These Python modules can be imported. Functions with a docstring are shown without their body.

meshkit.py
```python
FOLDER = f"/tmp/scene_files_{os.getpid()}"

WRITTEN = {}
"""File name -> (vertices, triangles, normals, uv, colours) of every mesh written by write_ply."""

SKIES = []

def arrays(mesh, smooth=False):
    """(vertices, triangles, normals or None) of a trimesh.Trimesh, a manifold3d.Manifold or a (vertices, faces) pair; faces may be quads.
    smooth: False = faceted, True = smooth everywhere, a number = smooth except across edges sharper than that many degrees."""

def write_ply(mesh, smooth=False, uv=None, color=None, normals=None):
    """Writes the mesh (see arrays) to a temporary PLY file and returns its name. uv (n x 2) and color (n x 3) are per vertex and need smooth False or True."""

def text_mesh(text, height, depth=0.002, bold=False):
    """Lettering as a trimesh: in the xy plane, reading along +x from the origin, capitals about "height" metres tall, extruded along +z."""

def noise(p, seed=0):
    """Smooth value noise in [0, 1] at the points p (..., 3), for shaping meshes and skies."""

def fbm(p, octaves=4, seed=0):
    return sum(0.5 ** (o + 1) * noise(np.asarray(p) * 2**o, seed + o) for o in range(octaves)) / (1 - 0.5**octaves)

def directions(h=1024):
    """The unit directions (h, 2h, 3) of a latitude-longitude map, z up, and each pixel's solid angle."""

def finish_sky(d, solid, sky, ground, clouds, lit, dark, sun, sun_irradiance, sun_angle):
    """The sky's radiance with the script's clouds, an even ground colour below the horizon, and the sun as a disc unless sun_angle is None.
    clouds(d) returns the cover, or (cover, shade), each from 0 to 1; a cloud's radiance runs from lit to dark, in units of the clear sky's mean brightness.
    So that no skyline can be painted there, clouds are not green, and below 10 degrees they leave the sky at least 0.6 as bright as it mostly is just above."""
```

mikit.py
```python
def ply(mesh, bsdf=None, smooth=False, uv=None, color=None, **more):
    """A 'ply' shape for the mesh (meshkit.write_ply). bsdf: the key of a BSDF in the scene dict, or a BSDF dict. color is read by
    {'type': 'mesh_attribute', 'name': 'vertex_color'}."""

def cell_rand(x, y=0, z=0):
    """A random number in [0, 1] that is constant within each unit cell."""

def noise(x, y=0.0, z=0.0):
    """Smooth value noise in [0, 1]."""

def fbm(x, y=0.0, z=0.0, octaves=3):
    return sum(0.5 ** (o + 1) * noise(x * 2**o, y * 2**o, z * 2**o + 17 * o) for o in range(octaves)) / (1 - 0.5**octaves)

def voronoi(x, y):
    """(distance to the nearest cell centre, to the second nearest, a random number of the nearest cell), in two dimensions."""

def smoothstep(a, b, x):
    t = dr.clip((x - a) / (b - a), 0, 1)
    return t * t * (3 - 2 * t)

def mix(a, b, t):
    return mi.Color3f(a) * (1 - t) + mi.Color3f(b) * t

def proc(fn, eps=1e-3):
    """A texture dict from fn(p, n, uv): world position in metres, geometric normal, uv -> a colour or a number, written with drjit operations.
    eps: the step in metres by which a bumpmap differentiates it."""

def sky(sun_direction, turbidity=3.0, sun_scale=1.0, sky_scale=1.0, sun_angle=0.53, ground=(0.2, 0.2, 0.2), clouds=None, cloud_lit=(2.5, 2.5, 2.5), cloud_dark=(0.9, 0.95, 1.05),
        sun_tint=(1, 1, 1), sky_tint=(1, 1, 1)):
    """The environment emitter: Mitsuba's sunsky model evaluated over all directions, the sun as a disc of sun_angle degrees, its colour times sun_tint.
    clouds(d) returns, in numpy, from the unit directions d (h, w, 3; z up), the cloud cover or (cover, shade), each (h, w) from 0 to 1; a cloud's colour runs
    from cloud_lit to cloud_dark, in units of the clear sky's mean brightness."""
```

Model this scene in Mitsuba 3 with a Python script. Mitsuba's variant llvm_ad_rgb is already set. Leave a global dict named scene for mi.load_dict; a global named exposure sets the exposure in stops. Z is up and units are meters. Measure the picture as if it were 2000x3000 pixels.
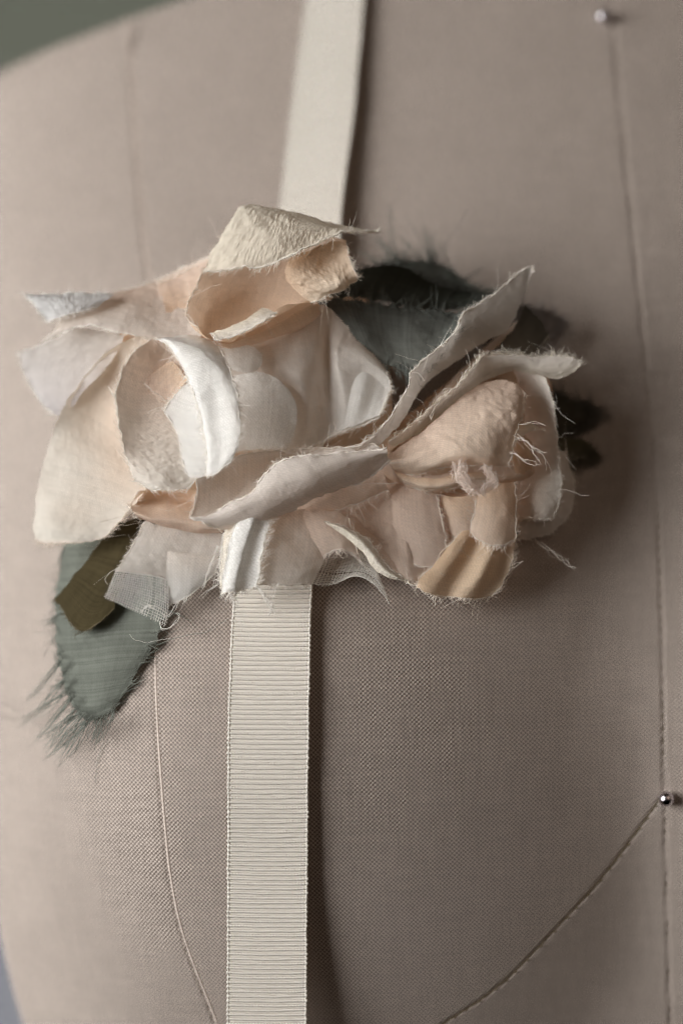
import math
import numpy as np
import drjit as dr
import mitsuba as mi
import mikit
from mikit import proc, smoothstep
from meshkit import noise as vnoise, fbm as vfbm

T = mi.ScalarTransform4f
scene, labels = {}, {}
MM = 0.001
DIST = 600.0            # camera to the plane of focus, mm
K = 136.0 / 1568.0      # mm per layout unit (the layout sheet is 1568 x 2352 units)

# ------------------------------------------------------------------ camera, light, exposure
scene['camera'] = {
    'type': 'thinlens', 'fov': 2 * math.degrees(math.atan(68.0 / DIST)), 'fov_axis': 'x',
    'aperture_radius': 0.0105, 'focus_distance': DIST * MM + 0.001,
    'near_clip': 0.05, 'far_clip': 20.0,
    'to_world': T().look_at(origin=[0, -DIST * MM, 0], target=[0, 0, 0], up=[0, 0, 1]),
}
exposure = 0.0


def lamp(pos, target, w, h, rad):
    return {'type': 'rectangle', 'to_world': T().look_at(origin=pos, target=target, up=[0, 0, 1]).scale([w / 2, h / 2, 1]),
            'emitter': {'type': 'area', 'radiance': {'type': 'rgb', 'value': rad}},
            'bsdf': {'type': 'diffuse', 'reflectance': {'type': 'rgb', 'value': [.5, .5, .5]}}}


scene['window_light'] = lamp([-1.15, -0.56, 0.18], [0, 0, 0], 1.05, 0.85, [9.3, 9.2, 9.0])
scene['room_lamp'] = lamp([0.9, -1.7, 0.9], [0, 0, 0], 1.6, 1.6, [0.47, 0.345, 0.255])
for k in ('window_light', 'room_lamp'):
    labels[k] = {'kind': 'structure'}

# ------------------------------------------------------------------ materials
def rgb(*c):
    return {'type': 'rgb', 'value': list(c)}


def canvas_h(p, n, uv):
    # plain weave: warp and weft swap on top in a chequer, uv in mm
    q = 0.47
    a, b = uv.x / q, uv.y / q
    w = 0.10 * (mikit.noise(uv.x * 0.5, uv.y * 1.7) - 0.5)
    s = dr.sin(dr.pi * (a + w)) * dr.sin(dr.pi * (b - w))
    slub = mikit.noise(uv.x * 0.25, uv.y * 2.4, 3.0) - 0.5
    slub2 = mikit.noise(uv.x * 2.4, uv.y * 0.25, 9.0) - 0.5
    return (0.10 * s * (1 + 0.6 * slub) + 0.04 * (slub + slub2)) * MM


def canvas_c(p, n, uv):
    t = mikit.noise(uv.x * 0.2, uv.y * 2.5) * 0.5 + mikit.noise(uv.x * 2.5, uv.y * 0.2, 5.0) * 0.5
    f = 0.89 + 0.22 * t
    big = mikit.fbm(uv.x * 0.05, uv.y * 0.05)
    q = 0.47
    w = 0.10 * (mikit.noise(uv.x * 0.5, uv.y * 1.7) - 0.5)
    s = dr.sin(dr.pi * (uv.x / q + w)) * dr.sin(dr.pi * (uv.y / q - w))
    yarn = smoothstep(-0.35, 0.35, s)          # pale warp over darker weft
    return mikit.mix((0.30, 0.246, 0.213), (0.555, 0.480, 0.427), yarn) * f * (0.95 + 0.1 * big)


def silk_h(p, n, uv):
    q = 0.26
    s = dr.sin(dr.pi * uv.x / q) * dr.sin(dr.pi * uv.y / q)
    c = mikit.noise(uv.x * 1.1, uv.y * 1.9, 2.0)
    return (0.035 * s + 0.07 * c) * MM


def crepe_h(p, n, uv):
    c = mikit.noise(uv.x * 3.2, uv.y * 1.1, 2.0) + 0.6 * mikit.noise(uv.x * 6.0, uv.y * 2.3, 7.0)
    return 0.13 * c * MM


def twill_h(p, n, uv):
    s = dr.sin(dr.pi * (uv.x + uv.y * 0.6) / 0.30) * (0.6 + 0.4 * dr.sin(dr.pi * uv.y / 0.3))
    return (0.05 * s + 0.05 * mikit.noise(uv.x * 1.3, uv.y * 1.3)) * MM


VC = {'type': 'mesh_attribute', 'name': 'vertex_color'}


def cloth(h, rough, trans, spec=0.25, sheen=0.3):
    return {'type': 'bumpmap', 'arbitrary': {**proc(h, 4e-5)}, 'scale': 1.0,
            'bsdf': {'type': 'principledthin', 'base_color': VC, 'roughness': rough, 'diff_trans': trans,
                     'spec_trans': 0.0, 'sheen': sheen, 'eta': 1.4, 'spec_tint': 0.0}}


scene['mat_canvas'] = {'type': 'bumpmap', 'arbitrary': proc(canvas_h, 4e-5), 'scale': 1.0,
                       'bsdf': {'type': 'principled', 'base_color': proc(canvas_c), 'roughness': 0.7, 'specular': 0.25, 'sheen': 0.25}}
scene['mat_silk'] = cloth(silk_h, 0.5, 0.65)
scene['mat_crepe'] = cloth(crepe_h, 0.5, 0.45)
scene['mat_twill'] = cloth(twill_h, 0.32, 0.35)
scene['mat_leaf'] = cloth(silk_h, 0.6, 0.5)
scene['mat_thread'] = {'type': 'twosided', 'bsdf': {'type': 'principled', 'base_color': VC, 'roughness': 0.5, 'specular': 0.3, 'sheen': 0.3}}
scene['mat_ribbon'] = {'type': 'twosided', 'bsdf': {'type': 'principled', 'base_color': rgb(0.72, 0.68, 0.615), 'roughness': 0.45, 'specular': 0.4, 'sheen': 0.2}}
scene['mat_piping'] = {'type': 'twosided', 'bsdf': {'type': 'principled', 'base_color': rgb(0.60, 0.51, 0.45), 'roughness': 0.7, 'specular': 0.2}}
scene['mat_dark_thread'] = {'type': 'twosided', 'bsdf': {'type': 'principled', 'base_color': rgb(0.14, 0.105, 0.06), 'roughness': 0.7, 'specular': 0.2}}
scene['mat_steel'] = {'type': 'roughconductor', 'material': 'Cr', 'alpha': 0.12}


def wall_c(p, n, uv):
    f = 0.9 + 0.2 * mikit.fbm(p.x * 3, p.z * 3, 1.0)
    return mi.Color3f(0.20, 0.215, 0.175) * f


scene['mat_wall'] = {'type': 'twosided', 'bsdf': {'type': 'diffuse', 'reflectance': proc(wall_c)}}
scene['mat_board'] = {'type': 'twosided', 'bsdf': {'type': 'diffuse', 'reflectance': rgb(0.40, 0.41, 0.46)}}


# ------------------------------------------------------------------ the body form
XC, XA, ZA = 63.0, -36.0, -54.0


def lerp_pts(z, pts):
    pts = sorted(pts)
    from scipy.interpolate import PchipInterpolator
    return PchipInterpolator([p[0] for p in pts], [p[1] for p in pts])(np.clip(z, pts[0][0], pts[-1][0]))


def a_of(z):
    return lerp_pts(z, [(-260, 118), (-160, 122), (-105, 138), (-60, 146), (0, 150), (60, 152), (200, 150)])


def d0_of(z):
    return lerp_pts(z, [(-260, -52), (-160, -33), (-100, -27), (-50, -23), (0, -28), (50, -45), (102, -75), (200, -140)])


B = 62.0


def bust(X, Z):
    out = 0
    for sx in (1, -1):
        x = (X - XC) * sx + XC
        dx = x - XA
        k = np.clip((Z - ZA) / 60 + 0.25, 0, 1)
        k = k * k * (3 - 2 * k)
        kx = np.clip(dx / 40 * 0.5 + 0.5, 0, 1)
        kx = kx * kx * (3 - 2 * kx)
        rx = 62 + 40 * kx
        pw = 2.0 - 0.45 * kx

        def soft(f, w=0.12):
            return 0.5 * (f + np.sqrt(f * f + w * w)) - 0.5 * (np.sqrt(1 + w * w) - 1) * f

        t = np.sqrt((dx / rx) ** 2 + ((Z - ZA) / 108) ** 2)
        lo = soft(1 - t ** pw)
        t2 = np.sqrt((dx / (rx + 14)) ** 2 + ((Z - ZA) / 125) ** 2)
        hi = np.clip(1 - t2 ** 2, 0, None) ** 1.7
        out = out + 36.0 * (lo * (1 - k) + hi * k)
    return out


def form_d(X, Z):
    X, Z = np.asarray(X, float), np.asarray(Z, float)
    s = np.clip((X - XC) / a_of(Z), -0.999, 0.999)
    return d0_of(Z) - B + B * np.sqrt(1 - s * s) + bust(X, Z)


def lay(u, v, d):
    """A point of the layout sheet at depth d (mm in front of the focus plane; d >= 60 means d - 100 mm off the form)."""
    u, v, d = (np.asarray(t, float) for t in (u, v, d))
    rel = d > 60
    dd = np.where(rel, -20.0, d)
    for _ in range(12):
        s = (DIST - dd) / DIST
        X, Z = (u - 784) * K * s, (1176 - v) * K * s
        dd = np.where(rel, 0.5 * dd + 0.5 * (form_d(X, Z) + d - 100), d)
    s = (DIST - dd) / DIST
    return np.stack([(u - 784) * K * s, -dd, (1176 - v) * K * s], -1)


def spline(pts, n):
    """Centripetal Catmull-Rom through pts, n samples even in arc length."""
    from scipy.interpolate import CubicSpline
    p = np.asarray(pts, float)
    if len(p) == 1:
        return np.repeat(p, n, 0)
    t = np.r_[0, np.cumsum(np.maximum(np.linalg.norm(np.diff(p, axis=0), axis=1), 1e-6) ** 0.7)]
    if len(p) == 2:
        return p[0] + (p[1] - p[0]) * np.linspace(0, 1, n)[:, None]
    from scipy.interpolate import PchipInterpolator, Akima1DInterpolator
    f = Akima1DInterpolator(t, p) if len(p) > 2 else None
    q = f(np.linspace(0, t[-1], 400))
    L = np.r_[0, np.cumsum(np.linalg.norm(np.diff(q, axis=0), axis=1))]
    w = np.linspace(0, L[-1], n)
    return np.stack([np.interp(w, L, q[:, i]) for i in range(q.shape[1])], 1)


PRINCESS = [(290, 40), (305, 170), (330, 500), (348, 700), (352, 1000), (355, 1250), (357, 1480), (362, 1650), (372, 1800), (385, 1950), (405, 2080), (440, 2200), (500, 2352), (535, 2440)]
CENTRE = [(1404, -20), (1412, 100), (1440, 400), (1470, 700), (1490, 900), (1512, 1200), (1520, 1500), (1526, 1800), (1530, 2000), (1540, 2352), (1545, 2450)]
CUP = [(1526, 1822), (1505, 1850), (1450, 1928), (1380, 2020), (1300, 2110), (1215, 2200), (1130, 2278), (1050, 2332), (985, 2372), (900, 2410)]


def seam_line(pts, n=400):
    q = spline(pts, n)
    return lay(q[:, 0], q[:, 1], np.full(n, 100.0))


LINES = {k: seam_line(v) for k, v in dict(princess=PRINCESS, centre=CENTRE, cup=CUP).items()}


def grid_faces(nv, nu):
    i = np.arange(nv * nu).reshape(nv, nu)
    a, b, c, d = i[:-1, :-1].ravel(), i[:-1, 1:].ravel(), i[1:, 1:].ravel(), i[1:, :-1].ravel()
    return np.vstack([np.stack([a, b, c], 1), np.stack([a, c, d], 1)])


def build_form():
    from scipy.spatial import cKDTree
    fine = np.arange(-96, 78, 0.42)
    xs = np.r_[-1, fine]
    th_f = np.linspace(-math.pi / 2 * 0.999, math.radians(8), 470)
    th = np.r_[np.linspace(-math.pi, -math.pi / 2, 40)[:-1], th_f, np.linspace(math.radians(8), math.pi, 90)[1:]]
    zz = np.r_[np.linspace(-260, -125, 30)[:-1], np.arange(-125, 126, 0.45), np.linspace(126, 230, 60)]
    TH, ZZ = np.meshgrid(th, zz)
    A = a_of(zz)[:, None]
    X = XC + A * np.sin(TH)
    front = np.cos(TH) > 0
    D = d0_of(zz)[:, None] - B + np.where(front, B, 100.0) * np.cos(TH) + np.where(front, bust(X, ZZ), 0) * np.clip(np.cos(TH) * 4, 0, 1)
    # shoulder: above the shoulder line the cloth rolls over to the back
    S = 110 + 0.31 * np.clip(X + 79, -30, 110)
    r = 16.0
    over = np.clip(ZZ - (S - r), 0, None) / r
    phi = np.clip(over, 0, math.pi / 2)
    Z = np.where(over > 0, S - r + r * np.sin(phi), ZZ)
    D = np.where(over > 0, D - r * (1 - np.cos(phi)) - r * np.clip(over - math.pi / 2, 0, None) * 1.5, D)
    # seam grooves
    P = np.stack([X, -D, Z], -1)
    for name, (dep, sig, off) in dict(princess=(0.45, 0.30, -0.55), centre=(0.5, 0.34, -0.05), cup=(0.32, 0.30, 0)).items():
        t = cKDTree(LINES[name])
        near, _ = t.query(P.reshape(-1, 3) - [off, 0, 0], distance_upper_bound=2.5)
        up = np.clip((Z - 15) / 30, 0, 1) * (name == 'princess')
        near = near.reshape(X.shape)
        g = (1 + 0.5 * up) * np.where(np.isfinite(near), np.exp(-(np.minimum(near, 9) / (sig * (1 + 0.9 * up))) ** 2), 0)
        P[..., 1] += dep * g
    U = np.r_[0, np.cumsum(np.hypot(np.diff(150 * np.sin(th)), np.diff(B * np.cos(th))))]
    uv = np.stack(np.meshgrid(U, zz), -1).reshape(-1, 2)
    uv[:, 1] = uv[:, 1] * 1.08 + 0.1 * (bust(X, ZZ)).ravel()
    v = P.reshape(-1, 3)
    f = grid_faces(*X.shape)
    c = v[f].mean(1)

    def side(line):
        o = np.argsort(line[:, 2])
        return c[:, 0] - np.interp(c[:, 2], line[o, 2], line[o, 0])
    sp, sc = side(LINES['princess']), side(LINES['centre'])
    o = np.argsort(LINES['cup'][:, 0])
    below = (c[:, 2] < np.interp(c[:, 0], LINES['cup'][o, 0], LINES['cup'][o, 2])) & (c[:, 2] < -50) & (c[:, 1] < 100)
    part = np.where(sc > 0, 2, np.where((sp < 0) | (c[:, 1] > 100), 0, np.where(below, 3, 1)))
    names = ['side_panel', 'bust_panel', 'centre_panel', 'ribcage_panel']
    n = np.cross(v[f[:, 1]] - v[f[:, 0]], v[f[:, 2]] - v[f[:, 0]])
    vn = np.zeros_like(v)
    for k in range(3):
        np.add.at(vn, f[:, k], n)
    vn /= np.linalg.norm(vn, axis=1, keepdims=True) + 1e-20
    for i, nm in enumerate(names):
        ff = f[part == i]
        used, inv = np.unique(ff, return_inverse=True)
        import meshkit
        path = meshkit.write_ply((v[used] * MM, inv.reshape(-1, 3)), False, uv[used], None, normals=vn[used])
        scene['dress_form__' + nm] = {'type': 'ply', 'filename': path, 'face_normals': False, 'bsdf': {'type': 'ref', 'id': 'mat_canvas'}}


# ------------------------------------------------------------------ mesh bag
class Bag:
    def __init__(self):
        self.v, self.f, self.uv, self.c, self.n = [], [], [], [], 0

    def add(self, v, f, uv=None, c=None):
        v = np.asarray(v, float)
        self.v.append(v)
        self.f.append(np.asarray(f) + self.n)
        self.uv.append(np.zeros((len(v), 2)) if uv is None else uv)
        self.c.append(np.broadcast_to(np.asarray((.5, .5, .5) if c is None else c, float), (len(v), 3)))
        self.n += len(v)
        return self

    def ply(self, bsdf):
        return mikit.ply((np.vstack(self.v) * MM, np.vstack(self.f)), bsdf, smooth=True, uv=np.vstack(self.uv), color=np.vstack(self.c))


def tube(path, r, sides=5, cap=True):
    """A tube along path (n,3) with radius r (number or array)."""
    p = np.asarray(path, float)
    n = len(p)
    t = np.gradient(p, axis=0)
    t /= np.linalg.norm(t, axis=1, keepdims=True) + 1e-12
    ref = np.array([0.31, 0.87, 0.38]) if abs(t[0] @ np.array([0.31, 0.87, 0.38])) < 0.9 else np.array([1.0, 0, 0])
    a = np.cross(t, ref)
    a /= np.linalg.norm(a, axis=1, keepdims=True) + 1e-12
    b = np.cross(t, a)
    ang = np.arange(sides) * 2 * math.pi / sides
    r = np.broadcast_to(np.asarray(r, float), (n,))
    v = p[:, None] + r[:, None, None] * (np.cos(ang)[None, :, None] * a[:, None] + np.sin(ang)[None, :, None] * b[:, None])
    i = np.arange(n * sides).reshape(n, sides)
    j = np.roll(i, -1, 1)
    f = [np.stack([i[:-1], j[:-1], j[1:]], -1).reshape(-1, 3), np.stack([i[:-1], j[1:], i[1:]], -1).reshape(-1, 3)]
    v = v.reshape(-1, 3)
    if cap:
        v = np.vstack([v, p[0], p[-1]])
        f.append(np.stack([j[0], i[0], np.full(sides, len(v) - 2)], 1))
        f.append(np.stack([i[-1], j[-1], np.full(sides, len(v) - 1)], 1))
    return v, np.vstack(f)


rng = np.random.default_rng(7)


def fibres(bag, edge, inward, L, dens, r, col, curl=0.35, bunch=0.0, spread=0.45, lift=0.15):
    """Frayed fibres along an edge (n,3); inward (n,3) = neighbours inside the cloth."""
    seg = np.r_[0, np.cumsum(np.linalg.norm(np.diff(edge, axis=0), axis=1))]
    m = max(2, int(seg[-1] * dens))
    w = rng.uniform(0, seg[-1], m)
    if bunch:
        w = w + bunch * np.sin(w * 3.1) * 0.5
        w = np.clip(w, 0, seg[-1])
    at = np.stack([np.interp(w, seg, edge[:, i]) for i in range(3)], 1)
    dirs = edge - inward
    dirs /= np.linalg.norm(dirs, axis=1, keepdims=True) + 1e-9
    d = np.stack([np.interp(w, seg, dirs[:, i]) for i in range(3)], 1)
    tang = np.gradient(edge, axis=0)
    tang /= np.linalg.norm(tang, axis=1, keepdims=True) + 1e-9
    tg = np.stack([np.interp(w, seg, tang[:, i]) for i in range(3)], 1)
    nrm = np.cross(d, tg)
    dens_mod = 0.4 + 1.2 * vnoise(np.stack([w * 0.5, w * 0 + L, w * 0], 1), 5)
    # fine single fibres: closed three-sided tubes, all at once
    k = 5
    s = np.linspace(0, 1, k)
    ln = L * rng.uniform(0.25, 1.0, m) * dens_mod * np.where(rng.random(m) < 0.06, 2.0, 1.0)
    a1, a2 = rng.normal(0, spread, m), rng.normal(0, spread * 0.8, m) + lift
    c1, c2 = rng.normal(0, curl, m), rng.normal(0, curl, m)
    ph = rng.uniform(0, 6.28, m)
    P = (at[:, None] - d[:, None] * 0.15
         + ln[:, None, None] * s[None, :, None] * d[:, None]
         + (ln[:, None] * (a1[:, None] * s + c1[:, None] * s ** 2 + 0.06 * np.sin(s * 9 + ph[:, None])))[..., None] * tg[:, None]
         + (ln[:, None] * (a2[:, None] * s + c2[:, None] * s ** 2))[..., None] * nrm[:, None])
    rr = r * rng.uniform(0.7, 1.25, m)[:, None] * (1 - 0.45 * s)[None]
    e1 = np.cross(d, nrm)
    ang = np.arange(3) * 2 * math.pi / 3
    V = P[:, :, None] + rr[:, :, None, None] * (np.cos(ang)[None, None, :, None] * e1[:, None, None] + np.sin(ang)[None, None, :, None] * nrm[:, None, None])
    i = np.arange(k * 3).reshape(k, 3)
    j = np.roll(i, -1, 1)
    f = np.vstack([np.stack([i[:-1], j[:-1], j[1:]], -1).reshape(-1, 3), np.stack([i[:-1], j[1:], i[1:]], -1).reshape(-1, 3)])
    F = (f[None] + (np.arange(m) * k * 3)[:, None, None]).reshape(-1, 3)
    bag.add(V.reshape(-1, 3), F, None, np.asarray(col) * np.ones((m * k * 3, 3)))


def hem(bag, edge, col, r=0.11, n=2):
    """The tangled edge threads that run along a torn edge."""
    m = max(6, int(np.linalg.norm(np.diff(edge, axis=0), axis=1).sum() * 2.2))
    e = spline(edge, m)
    for q in range(n):
        off = (np.stack([vnoise(np.stack([np.arange(m) * 0.45 + 31 * q, np.full(m, 3.0 * c), e[:, 0] * 0.2], 1), 11 + c) for c in range(3)], 1) - 0.5)
        off[0] *= 0.2
        off[-1] *= 0.2
        bag.add(*tube(e + off * 0.55, r * (0.6 + 0.7 * vnoise(np.stack([np.arange(m) * 0.3, np.full(m, q * 9.0), np.zeros(m)], 1))), 4), None, col)


def sheet(rows, nu=None, nv=None, wr=0.25, wl=7.0, cr=0.05, cl=1.5, jag=0.36, seed=0, dens=1.0, ruf=0.5, ridge=0.22, lift=0.0):
    """A cloth patch through rows of layout points. Returns the grid of points (nv, nu, 3) in mm."""
    R = [lay(*(np.array(r, float) + [0, 0, lift]).T) for r in rows]
    if nu is None:
        nu = int(np.clip(max(np.linalg.norm(np.diff(r, axis=0), axis=1).sum() for r in R) / 0.24 * dens, 16, 280))
    R = np.stack([spline(r, nu) for r in R])
    if nv is None:
        nv = int(np.clip(np.max(np.linalg.norm(np.diff(R, axis=0), axis=2).sum(0)) / 0.24 * dens, 12, 280))
    t = np.r_[0, np.cumsum(np.linalg.norm(np.diff(R, axis=0), axis=2).mean(1))]
    if len(R) == 2:
        G = R[0][None] + (R[1] - R[0])[None] * np.linspace(0, 1, nv)[:, None, None]
    else:
        from scipy.interpolate import CubicSpline, PchipInterpolator
        G = (0.5 * CubicSpline(t, R)(np.linspace(0, t[-1], nv)) + 0.5 * PchipInterpolator(t, R)(np.linspace(0, t[-1], nv)))
    du, dv = np.gradient(G, axis=1), np.gradient(G, axis=0)
    n = np.cross(du, dv)
    n /= np.linalg.norm(n, axis=2, keepdims=True) + 1e-9
    w = (vfbm(G / wl, 3, seed) - 0.5) * 2 * wr + (vfbm(G / cl, 2, seed + 50) - 0.5) * 2 * cr
    rn = vfbm(G / (wl * 0.8), 3, seed + 77)
    w = w + ridge * (0.5 - 2.6 * np.abs(rn - 0.5))
    U, V = np.linspace(0, 1, nu)[None], np.linspace(0, 1, nv)[:, None]
    near = np.clip(1 - 4 * np.minimum(np.minimum(U, 1 - U), np.minimum(V, 1 - V)), 0, 1) ** 2
    w = w + ruf * near * (vfbm(G / 3.2, 2, seed + 23) - 0.5) * 2
    w = w + (0.03 + cr * 0.5) * (vnoise(G / 0.62, seed + 61) - 0.5) * 2
    G = G + n * w[..., None]
    # torn outline
    if jag:
        for sl, inn in ((np.s_[0], np.s_[1]), (np.s_[-1], np.s_[-2]), (np.s_[:, 0], np.s_[:, 1]), (np.s_[:, -1], np.s_[:, -2])):
            e, i = G[sl].copy(), G[inn]
            d = e - i
            d /= np.linalg.norm(d, axis=1, keepdims=True) + 1e-9
            k = (vfbm(e / 1.3, 3, seed + 9) - 0.5) * 2 * jag
            G[sl] = e + d * np.clip(k, -0.6, 0.7)[:, None]
    return G


def edge_of(G, s):
    return {'N': (G[0], G[1]), 'S': (G[-1], G[-2]), 'W': (G[:, 0], G[:, 1]), 'E': (G[:, -1], G[:, -2])}[s]


def mixc(a, b, t):
    return np.asarray(a) * (1 - t)[..., None] + np.asarray(b) * t[..., None]


IVORY, WHITE, CREAM = (.87, .83, .76), (.90, .89, .86), (.84, .77, .65)
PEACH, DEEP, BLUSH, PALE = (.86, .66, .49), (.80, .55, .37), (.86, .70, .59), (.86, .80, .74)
count = {}


def key_of(base):
    k = count.get(base, 0)
    count[base] = k + 1
    return base if k == 0 else f'{base}_{k:03d}'


def petal(holder, rows, c0, c1, mat='mat_silk', fray='', L=0.7, fdens=7, fr=0.035, grad='v', blot=0.5, fcol=None, hemn=2, hemr=0.10, name='petal', label=None, extra=None, seed=None, fscale=1.7, yarn=0.06, wv=0.085, **kw):
    key = key_of(f'{holder}__{name}')
    seed = seed if seed is not None else 13 * len(scene)
    G = sheet(rows, seed=seed, **kw)
    nv, nu = G.shape[:2]
    tv = np.linspace(0, 1, nv)[:, None] * np.ones((1, nu))
    tu = np.ones((nv, 1)) * np.linspace(0, 1, nu)[None]
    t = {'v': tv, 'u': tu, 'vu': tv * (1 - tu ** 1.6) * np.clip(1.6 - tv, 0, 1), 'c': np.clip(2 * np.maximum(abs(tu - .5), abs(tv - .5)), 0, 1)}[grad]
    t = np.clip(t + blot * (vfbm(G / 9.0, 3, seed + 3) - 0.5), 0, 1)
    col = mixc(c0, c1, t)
    r2 = np.random.default_rng(seed + 5)
    st = r2.uniform(-1, 1, nu)[None, :] * 0.8 + r2.uniform(-1, 1, nv)[:, None] * 0.35
    wv = {'mat_twill': .13, 'mat_leaf': .08, 'mat_crepe': .10}.get(mat, wv)
    I, J = np.arange(nv)[:, None], np.arange(nu)[None]
    chk = np.sin(I * math.pi / 1.55 + 0.4 * st) * np.sin(J * math.pi / 1.55) + 0.7 * r2.normal(0, 0.5, (nv, nu))
    col = col * (1 + yarn * st + wv * chk)[..., None]
    Lu = np.linalg.norm(np.diff(G, axis=1), axis=2).sum(1).mean()
    Lv = np.linalg.norm(np.diff(G, axis=0), axis=2).sum(0).mean()
    uv = np.stack([tu * Lu, tv * Lv], -1).reshape(-1, 2)
    bag, fuzz = Bag().add(G.reshape(-1, 3), grid_faces(nv, nu), uv, col.reshape(-1, 3)), Bag()
    fc = np.asarray(fcol if fcol is not None else (np.asarray(c1) * 0.3 + np.asarray(IVORY) * 0.7 if max(c1) > .5 else np.asarray(c1)))
    for s in fray:
        e, i = edge_of(G, s.upper())
        fdens = 1.6 if mat == 'mat_leaf' else fdens
        fibres(fuzz, e, i, L * fscale, fdens * 1.25, fr * 1.75, fc)
        if mat != 'mat_leaf':
            fibres(fuzz, e, i, 2.6, 0.5, 0.05, fc, curl=0.9, spread=0.9)
        if hemn:
            hem(fuzz, e, fc, hemr, hemn)
    if extra:
        extra(fuzz, G)
    scene[key] = bag.ply(mat)
    if fuzz.n:
        scene[key + '__1'] = fuzz.ply('mat_thread')
    if label:
        labels[key] = {'label': label}
    return G


def thread(holder, pts, r=0.05, col=(.82, .8, .76), wob=0.3, name='loose_thread', n=None, strands=1):
    key = key_of(f'{holder}__{name}')
    p = lay(*np.array(pts, float).T)
    n = n or int(np.clip(np.linalg.norm(np.diff(p, axis=0), axis=1).sum() * 3, 10, 120))
    e = spline(p, n)
    bag = Bag()
    for q in range(strands):
        off = np.stack([vnoise(np.stack([np.arange(n) * 0.28 + 17 * q, np.full(n, c * 5.0 + len(scene)), np.zeros(n)], 1), 3 + c) for c in range(3)], 1) - 0.5
        fan = np.linspace(0, 1, n)[:, None] * (rng.normal(0, 0.4, 3) if strands > 1 else 0)
        bag.add(*tube(e + off * 2 * wob + fan, r * np.linspace(1, 0.6, n), 5), None, col)
    scene[key] = bag.ply('mat_thread')


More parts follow.
